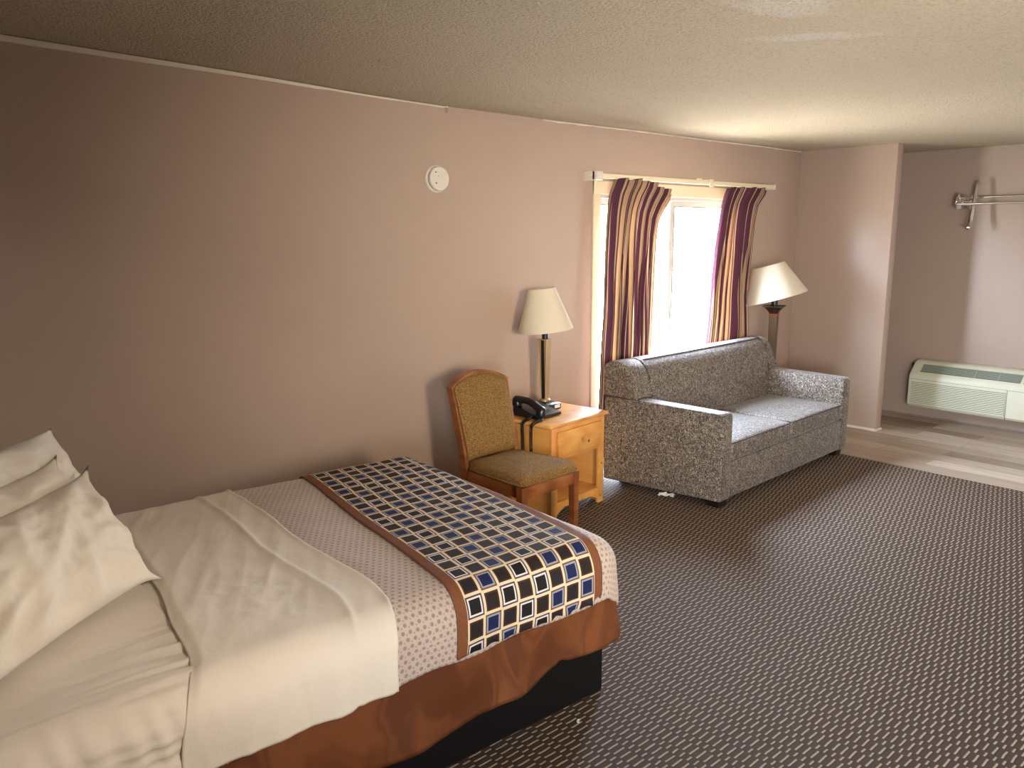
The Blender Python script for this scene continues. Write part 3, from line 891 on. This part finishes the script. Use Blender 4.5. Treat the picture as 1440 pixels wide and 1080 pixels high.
lathe(bm, [(.008, 0), (.007, .008), (.010, .012), (.0155, .018), (.0165, .024), (.013, .030), (.004, .033)], (0.012, D0 - .033, .452), 20, True, rotx); obj('knob', bm, PINE, dr)
for (kx, ky, kz, r) in ((.075, D0 - .034, .425, .009), (W2 - .02, D0 - .016, .25, .006), (W2 - .03, D0 - .016, .045, .006)):
    bm = NB(); lathe(bm, [(r, 0), (r * .9, .0008)], (kx, ky, kz), 14, True, rotx); obj('wood_knot', bm, KNOT, ns)

# ------------------------------------------------------------------ table lamp
TLX, TLY, TLZ = 3.385, 3.505, .007 + NH
tl = thing('table_lamp', 'brass table lamp with a cream tapered shade, on the nightstand', 'lamp', (TLX, TLY, TLZ))
bm = NB(); sq_loft(bm, [(.070, 0), (.073, .004), (.073, .034), (.070, .038), (.040, .048), (.034, .050)], rz=.10, ch=.06); obj('base', bm, BLKPLASTIC, tl)
bm = NB(); box(bm, .008, .060, -.0745, -.072, .010, .031, .001, 1, Matrix.Rotation(.10, 4, 'Z')); obj('outlet_plate', bm, WHITEPAPER, tl, 0)
bm = NB(); box(bm, -.060, -.006, -.0742, -.072, .012, .029, .001, 1, Matrix.Rotation(.10, 4, 'Z')); obj('outlet_recess', bm, BLKWOOD, tl, 0)
bm = NB(); lathe(bm, [(.034, .046), (.034, .060), (.028, .066)], n=24); obj('base_ring', bm, BRASS, tl)
bm = NB(); sq_loft(bm, [(.0165, .064), (.0295, .432), (.0275, .436)], rz=.25, ch=.10); obj('post', bm, BRASS, tl)
bm = NB(); prism(bm, [(-.0185, .066), (-.0135, .066), (-.0225, .43), (-.0315, .43)], 1, -.010, .010); bmesh.ops.transform(bm, matrix=Matrix.Rotation(.25, 4, 'Z'), verts=bm.verts); obj('post_inlay', bm, BLKWOOD, tl)
bm = NB(); lathe(bm, [(.020, .434), (.020, .474), (.016, .476)], n=20); obj('socket', bm, BLKPLASTIC, tl)
bm = NB(); lathe(bm, [(.021, .470), (.021, .500), (.012, .505)], n=16); box(bm, -.045, -.012, -.004, .004, .474, .484, .002); lathe(bm, [(.006, .466), (.006, .498)], (-.043, 0, 0), 10); obj('switch', bm, CLIP, tl)
def lampshade(parent, r0, r1, z0, z1, tilt_axis, tilt, pivot):
    n = 56
    R_ = Matrix.Rotation(tilt, 3, Vector(tilt_axis)); pv = Vector(pivot)
    bm = NB(); rows = []
    prof = [(r0, z0), (r0 + .002, z0 + .004), (r1 + .002, z1 - .004), (r1, z1), (r1 - .004, z1 - .003), (r0 - .004, z0 + .003)]
    for r, z in prof + [prof[0]]:
        rows.append([pv + R_ @ (Vector((r * math.cos(2 * PI * i / n), r * math.sin(2 * PI * i / n), z)) - pv) for i in range(n)])
    rings(bm, rows, True, False); bmesh.ops.remove_doubles(bm, verts=bm.verts, dist=1e-6)
    sh = obj('lampshade', bm, SHADE, parent, 60)
    bm = NB()
    for k in range(3):
        a = 2 * PI * k / 3 + .5
        p0 = pv + R_ @ (Vector((0, 0, z1 - .03)) - pv); p1 = pv + R_ @ (Vector((r1 * math.cos(a), r1 * math.sin(a), z1 - .008)) - pv)
        tube(bm, [p0, p1], .002, 6)
    tube(bm, [(0, 0, z0 + .01), tuple(pv + R_ @ (Vector((0, 0, z1 - .03)) - pv))], .004, 8)
    obj('shade_spider', bm, BRASS, sh)
    return sh
viewdir = Vector((TLX, TLY, TLZ - CAMH + .6)).normalized()
lampshade(tl, .168, .083, .487, .744, viewdir, math.radians(-6.0), (0, 0, .52))
# ------------------------------------------------------------------ telephone with hanging coiled cord
tp = thing('telephone', 'black desk telephone with a coiled cord hanging off the nightstand', 'telephone', (3.205, 3.395, TLZ), math.radians(6))
bm = NB()
prism(bm, [(-.10, .004), (-.105, .012), (-.10, .022), (.08, .062), (.10, .060), (.105, .03), (.10, .004)], 0, -.09, .115, .004)
obj('base', bm, BLKPLASTIC, tp)
bm = NB()
for r_ in range(4):
    for c_ in range(3):
        y = -.055 + r_ * .022; z = .022 + (y + .10) * .222
        box(bm, .005 + c_ * .022, .021 + c_ * .022, y - .006, y + .006, z - .001, z + .005, .001, 1)
obj('keypad', bm, GREYPLASTIC, tp)
bm = NB(); box(bm, .02, .085, .06, .085, .062, .0645, .0005, 1); obj('number_card', bm, WHITEPAPER, tp)
bm = NB(); pts = []; rr = []
for k in range(25):
    t = k / 24; y = -.115 + .225 * t
    z = .048 + (y + .10) * .2 + .030 * math.sin(PI * t)
    pts.append((-.065, y, z)); rr.append(.021 + .012 * (abs(2 * t - 1) ** 3) - (.014 if k in (0, 24) else 0) - (.004 if k in (1, 23) else 0))
tube(bm, pts, rr, 16); 
lathe(bm, [(.029, -.026), (.030, 0), (.024, .014)], (-.065, -.095, .052), 20); lathe(bm, [(.029, -.026), (.030, 0), (.024, .014)], (-.065, .09, .088), 20)
hs = obj('handset', bm, BLKPLASTIC, tp, 50)
def coil(path, rad, wire, turns_per_m):
    P = [Vector(p) for p in path]
    # resample
    segs = [(P[i + 1] - P[i]).length for i in range(len(P) - 1)]; L = sum(segs); N_ = int(L * turns_per_m * 9)
    pts = []; ref = Vector((1, .3, .2)).normalized()
    for k in range(N_ + 1):
        s_ = L * k / N_; i = 0
        while i < len(segs) - 1 and s_ > segs[i]: s_ -= segs[i]; i += 1
        c_ = P[i].lerp(P[i + 1], s_ / segs[i]); d = (P[i + 1] - P[i]).normalized()
        a = (ref - d * ref.dot(d)).normalized(); b = d.cross(a); th = 2 * PI * turns_per_m * L * k / N_
        pts.append(c_ + a * rad * math.cos(th) + b * rad * math.sin(th))
    bm = NB(); tube(bm, pts, wire, 5); return bm
inv = (Matrix.Translation(tp.location) @ Matrix.Rotation(math.radians(6), 4, 'Z')).inverted()
def smooth_path(pts, n=12):
    P = [Vector(p) for p in pts]; out = []
    for i in range(len(P) - 1):
        p0, p1, p2, p3 = P[max(i - 1, 0)], P[i], P[i + 1], P[min(i + 2, len(P) - 1)]
        for k in range(n):
            t = k / n
            out.append(.5 * ((2 * p1) + (-p0 + p2) * t + (2 * p0 - 5 * p1 + 4 * p2 - p3) * t * t + (-p0 + 3 * p1 - 3 * p2 + p3) * t ** 3))
    out.append(P[-1]); return out
wp = [(3.15, 3.285, TLZ + .012), (3.12, 3.262, TLZ + .010), (3.085, 3.255, TLZ + .010), (3.036, 3.252, TLZ - .012), (3.030, 3.252, TLZ - .08), (3.030, 3.252, TLZ - .20), (3.030, 3.283, TLZ - .262),
      (3.028, 3.315, TLZ - .20), (3.026, 3.318, TLZ - .08), (3.026, 3.32, TLZ - .012), (3.06, 3.325, TLZ + .010), (3.085, 3.33, TLZ + .010), (3.118, 3.335, TLZ + .03)]
obj('coiled_cord', coil([inv @ p for p in smooth_path(wp)], .0085, .0024, 160), BLKPLASTIC, tp, 180)

# ------------------------------------------------------------------ sofa
SR = math.radians(3)
so = thing('sofa', 'two-seat sofa in dark scribble-patterned fabric, under the window', 'sofa', (4.86, 3.06, .007), SR)
X0, X1, Y0, Y1 = -.895, .895, -.40, .44      # local: front = -y
AW = .115
def rbox(name, mat, b, parent=so, bev=.02, seg=4, fn=None, sub=0):
    bm = NB(); box(bm, *b, bev, seg)
    if fn:
        for v in bm.verts: v.co = fn(v.co)
    return obj(name, bm, mat, parent, 50)
bm = NB(); box(bm, X0 + .01, X1 - .01, Y0 + .004, Y1 - .02, .050, .275, .012, 3); obj('sofa_base', bm, SOFA, so, 50)
def arm(sx):
    bm = NB()
    xa, xb = (X1 - AW, X1) if sx > 0 else (X0, X0 + AW)
    pts = [(Y0 - .002, .046), (Y1 - .02, .046), (Y1 - .02, .60), (Y1 - .2, .605), (Y0 + .02, .588), (Y0 - .002, .570)]
    fs = prism(bm, pts, 0, xa, xb)
    bmesh.ops.bevel(bm, geom=[e for e in bm.edges], offset=.014, segments=3, profile=.5, affect='EDGES')
    for v in bm.verts: v.co.x -= (.10 if sx < 0 else .045) * (v.co.y - Y0) / (Y1 - Y0)      # arms splay a little to the window side
    return obj('arm', bm, SOFA, so, 50)
arm(-1); arm(1)
bm = NB()      # thick leaning back with rounded crest, overhanging the arms
prof = [(.17, .26), (.175, .45), (.185, .62), (.215, .74), (.245, .795), (.285, .828), (.33, .838), (.39, .832), (.43, .81), (.44, .76), (.44, .60), (.435, .26)]
fs = prism(bm, prof, 0, X0 + AW - .005, X1 - AW + .005)
obj('back', bm, SOFA, so, 60)
for sx in (-1, 1):
    bm = NB(); pr2 = [(.17, .607), (.185, .622), (.215, .74), (.245, .795), (.285, .828), (.33, .838), (.39, .832), (.43, .81), (.44, .76), (.44, .607)]
    a, b = (X1 - AW - .004, X1 - .004) if sx > 0 else (X0 + .004, X0 + AW + .004)
    prism(bm, pr2, 0, a - (.092 if sx < 0 else .035), b - (.02 if sx < 0 else .035), .012); obj('back_wing', bm, SOFA, so, 60)
bm = NB()
tube(bm, [(X0 + AW + .02 + (X1 - X0 - 2 * AW - .04) * i / 20, .287, .8305) for i in range(21)], .004, 6)
obj('back_piping', bm, SOFAPIPE, so, 180)
bm = NB(); tube(bm, [(X0 - .10 * (y - Y0) / (Y1 - Y0) - .001, y, .606) for y in (.165, .22, .28, .34, .41)], .005, 6); tube(bm, [(X0 - .066 + .19 * k / 8, .170 + .004 * math.sin(k * .8), .610) for k in range(9)], .004, 6); obj('wing_crease', bm, SOFAPIPE, so, 180)  # dark tubes stand in for the shaded crease between arm and wing
def seat_cushion(xa, xb):
    bm = NB(); n = 26
    ya, yb, za, zb = Y0 + .002, .19, .278, .395
    # rounded box with crowned top
    box(bm, xa, xb, ya, yb, za, zb, .022, 4)
    bmesh.ops.subdivide_edges(bm, edges=[e for e in bm.edges if e.calc_length() > .3], cuts=14, use_grid_fill=True)
    for v in bm.verts:
        u = (v.co.x - xa) / (xb - xa) * 2 - 1; w_ = (v.co.y - ya) / (yb - ya) * 2 - 1
        if v.co.z > za + .06:
            v.co.z += .022 * max(0, 1 - u * u) ** .7 * max(0, 1 - w_ ** 4) + .004 * N1(v.co.x * 6, v.co.y * 6, 3)
    c = obj('seat_cushion', bm, SOFA, so, 50)
    bm = NB()
    k = .020; pts = [(xa + k, ya + .004, zb - .004), (xb - k, ya + .004, zb - .004)]
    tube(bm, [(xa + k + (xb - xa - 2 * k) * i / 20, ya + .006, zb - .006) for i in range(21)], .0045, 6)
    tube(bm, [(xa + .006, ya + k + (yb - ya - 2 * k) * i / 20, zb - .006) for i in range(21)], .0045, 6)
    obj('cushion_piping', bm, SOFAPIPE, c, 180)
seat_cushion(X0 + AW + .002, -.004); seat_cushion(.004, X1 - AW - .002)
for (lx, ly) in ((X0 + .075, Y0 + .07), (X1 - .075, Y0 + .07), (X0 + .075, Y1 - .10), (X1 - .075, Y1 - .10)):
    bm = NB(); sq_loft(bm, [(.044, 0), (.054, .052)], c=(lx, ly)); obj('leg', bm, BLKWOOD, so)

# crumpled white paper under the sofa edge
bm = NB()
def paper(i, j):
    x, y = (i - .5) * .10, (j - .5) * .055
    z = .014 + .012 * N1(i * 4, j * 4, 8) + .012 * abs(math.sin(i * 7 + j * 3))
    x += .010 * N1(j * 6, i * 3, 2); y += .008 * N1(i * 6, j * 3, 5)
    return (x, y, max(.001, z)), (i, j)
surf(bm, 10, 8, paper)
o = obj('paper_scrap', bm, WHITEPAPER, None, 0); solid(o, .001, 0)
o.location = (3.945, 2.975, .008); o.rotation_euler = (0, 0, 2.0); tag(o, 'crumpled white paper scrap on the carpet at the sofa side', 'paper')
bm = NB()
surf(bm, 4, 3, lambda i, j: (((i - .5) * .022, (j - .5) * .009 + .004 * math.sin(3 * i), .003 + .003 * N1(i * 5, j * 5, 3)), (i, j)))
o = obj('lint_fleck', bm, WHITEPAPER, None, 0); solid(o, .0008, 0); o.location = (1.815, 1.705, .0085); o.rotation_euler = (0, 0, .6)
tag(o, 'tiny white lint fleck on the carpet near the bed corner', 'lint')

# ------------------------------------------------------------------ floor lamp
FLX, FLY = 5.885, 3.43
fl = thing('floor_lamp', 'bronze floor lamp with a crooked cream shade, behind the sofa corner', 'lamp', (FLX, FLY, .007))
bm = NB(); lathe(bm, [(.135, 0), (.138, .008), (.130, .018), (.06, .030), (.04, .05), (.034, .06)], n=36); obj('base', bm, BRONZE, fl)
bm = NB(); sq_loft(bm, [(.024, .055), (.033, 1.000)], rz=.35); obj('post', bm, BRONZEP, fl)
bm = NB(); sq_loft(bm, [(.034, .985), (.036, .99), (.036, 1.002)], rz=.35); obj('copper_band', bm, COPPER, fl)
bm = NB(); sq_loft(bm, [(.031, 1.000), (.036, 1.012), (.048, 1.032), (.068, 1.052), (.080, 1.058), (.080, 1.066), (.03, 1.070)], rz=.35); obj('capital', bm, BRONZE, fl)
bm = NB(); lathe(bm, [(.026, 1.066), (.026, 1.14), (.018, 1.145)], n=20); obj('socket', bm, BLKPLASTIC, fl)
vd = Vector((FLX, FLY, -.5)).normalized()
lampshade(fl, .248, .128, 1.128, 1.400, vd, math.radians(-15.5), (0.02, 0, 1.15))

# ------------------------------------------------------------------ smoke detector
sd = thing('smoke_detector', 'round white smoke detector high on the mauve wall', 'smoke detector', (2.735, YW, 1.952))
rY = Matrix.Rotation(PI / 2, 3, 'X')
bm = NB(); lathe(bm, [(.074, -.001), (.075, .008), (.070, .013), (.062, .014)], n=48, rot=rY); obj('mounting_plate', bm, WHITEPLASTIC, sd)
bm = NB(); lathe(bm, [(.061, .013), (.061, .022)], n=48, rot=rY); obj('vent_ring', bm, DARKDOT, sd)
bm = NB(); lathe(bm, [(.064, .020), (.066, .024), (.066, .036), (.061, .041), (.03, .043), (.002, .0435)], n=48, rot=rY); obj('cover', bm, WHITEPLASTIC, sd)
for dx, dz, r in ((-.028, .035, .004), (-.012, .014, .0028), (-.026, -.024, .0048)):
    bm = NB(); lathe(bm, [(r, .042), (r * .9, .0445)], (dx, 0, dz), 12, True, rY); obj('indicator_hole', bm, DARKDOT, sd)

# small ceiling hook where the trim ends, and a nail in the ceiling
hk = thing('ceiling_hook', 'small brass hook at the top of the wall, where the ceiling trim ends', 'hook', (2.81, YW - .012, 2.342))
bm = NB(); lathe(bm, [(.011, -.004), (.011, .003)], n=14); obj('plate', bm, WHITETRIM, hk)
bm = NB(); tube(bm, [(0, 0, 0), (0, 0, -.012)] + [(.009 * math.sin(a), -.002, -.020 + .009 * math.cos(a)) for a in [k * .45 for k in range(12)]], .0022, 6); obj('hook_wire', bm, BRASS, hk)

# ------------------------------------------------------------------ packaged air conditioner on the far wall
ACW, ACB, ACT, ACY = 1.07, .135, .535, 2.885      # left end at y=2.885, runs toward -y
ac = thing('air_conditioner', 'almond wall air conditioner low on the far wall', 'air conditioner', (XF, ACY, ACB))
H_ = ACT - ACB; DX = .245
bm = NB()   # curved cabinet section (x,z) extruded along y; local x negative = into the room
sec = [(-.012, 0), (-DX + .02, 0), (-DX, .02), (-DX - .002, .255), (-DX + .006, .285), (-DX + .022, .305), (-DX + .105, .378), (-DX + .125, .391), (-DX + .15, H_), (-.012, H_)]
prism(bm, sec, 1, -.004, -ACW, .008); obj('cabinet', bm, ACP, ac, 40)
bm = NB(); box(bm, -.13, .0, -ACW + .012, .024, .012, H_ - .03, .004); obj('wall_sleeve', bm, simple('dark_sleeve', srgb(58, 44, 38), .7), ac)
bm = NB(); box(bm, -DX - .0035, -DX + .01, -.775, -.030, .026, .232, .001, 1); obj('intake_backing', bm, ACDARK, ac, 0)
bm = NB()
for k in range(14):
    z = .030 + k * .0148
    prism(bm, [(-DX - .0115, z), (-DX - .002, z - .001), (-DX - .002, z + .0095), (-DX - .0105, z + .0085)], 1, -.776, -.029)
obj('intake_grille', bm, ACP, ac, 0)
bm = NB()
# outlet grille on the sloped top
A = Vector((-DX + .022, 0, .305)); B = Vector((-DX + .105, 0, .378)); dv = (B - A).normalized(); nv = Vector((-dv.z, 0, dv.x))
def slope_box(bm, s0, s1, y0, y1, h0, h1):
    P = [A + dv * s + nv * h for s, h in ((s0, h0), (s1, h0), (s1, h1), (s0, h1))]
    V0 = [bm.verts.new((p.x, y0, p.z)) for p in P]; V1 = [bm.verts.new((p.x, y1, p.z)) for p in P]
    bm.faces.new(V0); bm.faces.new(V1[::-1])
    for i in range(4): bm.faces.new((V0[i], V1[i], V1[(i + 1) % 4], V0[(i + 1) % 4]))
slope_box(bm, .010, .100, -.86, -.085, -.005, .003); obj('outlet_backing', bm, ACDARK, ac, 0)
bm = NB()
for k in range(6): slope_box(bm, .016 + k * .0145, .023 + k * .0145, -.858, -.087, 0, .007)
for yy in (-.52, -.70): slope_box(bm, .010, .100, yy - .004, yy + .004, 0, .0085)
obj('outlet_grille', bm, simple('grille_bars', srgb(158, 166, 150), .5), ac, 0)
bm = NB(); slope_box(bm, .006, .102, -1.05, -.885, 0, .005); obj('control_door', bm, simple('control_panel', srgb(170, 164, 128), .5), ac, 0)
bm = NB(); box(bm, -DX - .0035, -DX + .01, -ACW + .0, -.02, .2465, .2485); box(bm, -DX - .0036, -DX + .01, -.7855, -.7835, .004, .247); obj('seam_lines', bm, ACDARK, ac, 0)

# ------------------------------------------------------------------ garment rack on the far wall
RKY = 2.60
rk = thing('garment_rack', 'chrome double-rail garment rack mounted high on the far wall', 'clothes rack', (XF, RKY, 1.90))
def bracket(y):
    bm = NB()
    # wall plate and rounded end cheek that carries the rails
    box(bm, -.012, 0, y - .03, y + .036, -.062, .056, .004)
    pts = []
    for k in range(13):
        a = -PI / 2 + PI * k / 12; pts.append((-.20 - .05 * math.cos(a), .0 + .062 * math.sin(a)))
    pts += [(0, .055), (0, -.055)]
    prism(bm, [(x, z) for x, z in pts], 1, y + .024, y + .034, .003)
    return obj('end_bracket', bm, CHROME, rk, 40)
bracket(0); bracket(-1.15)
for (x, z) in ((-.10, .034), (-.225, -.022)):
    bm = NB(); tube(bm, [(x, .03, z), (x, -1.14, z)], .0085, 12); obj('rail', bm, STEEL, rk)
def hook_post(y):
    bm = NB()
    P = [(-.10, y, .145), (-.125, y, .150), (-.150, y, .13), (-.165, y, .06), (-.19, y, -.04), (-.215, y, -.16), (-.235, y, -.205), (-.25, y, -.215)]
    tube(bm, smooth_path(P, 5), .0175, 12)
    bmesh.ops.create_uvsphere(bm, u_segments=14, v_segments=10, radius=.022, matrix=Matrix.Translation((-.25, y, -.212)))
    return obj('hook_post', bm, CHROME, rk, 60)
hook_post(-.085); hook_post(-1.05)
bm = NB()
for z in (-.022, -.045): bmesh.ops.create_uvsphere(bm, u_segments=12, v_segments=8, radius=.010, matrix=Matrix.Translation((-.225, .036, z)))
obj('end_caps', bm, CHROME, rk, 60)
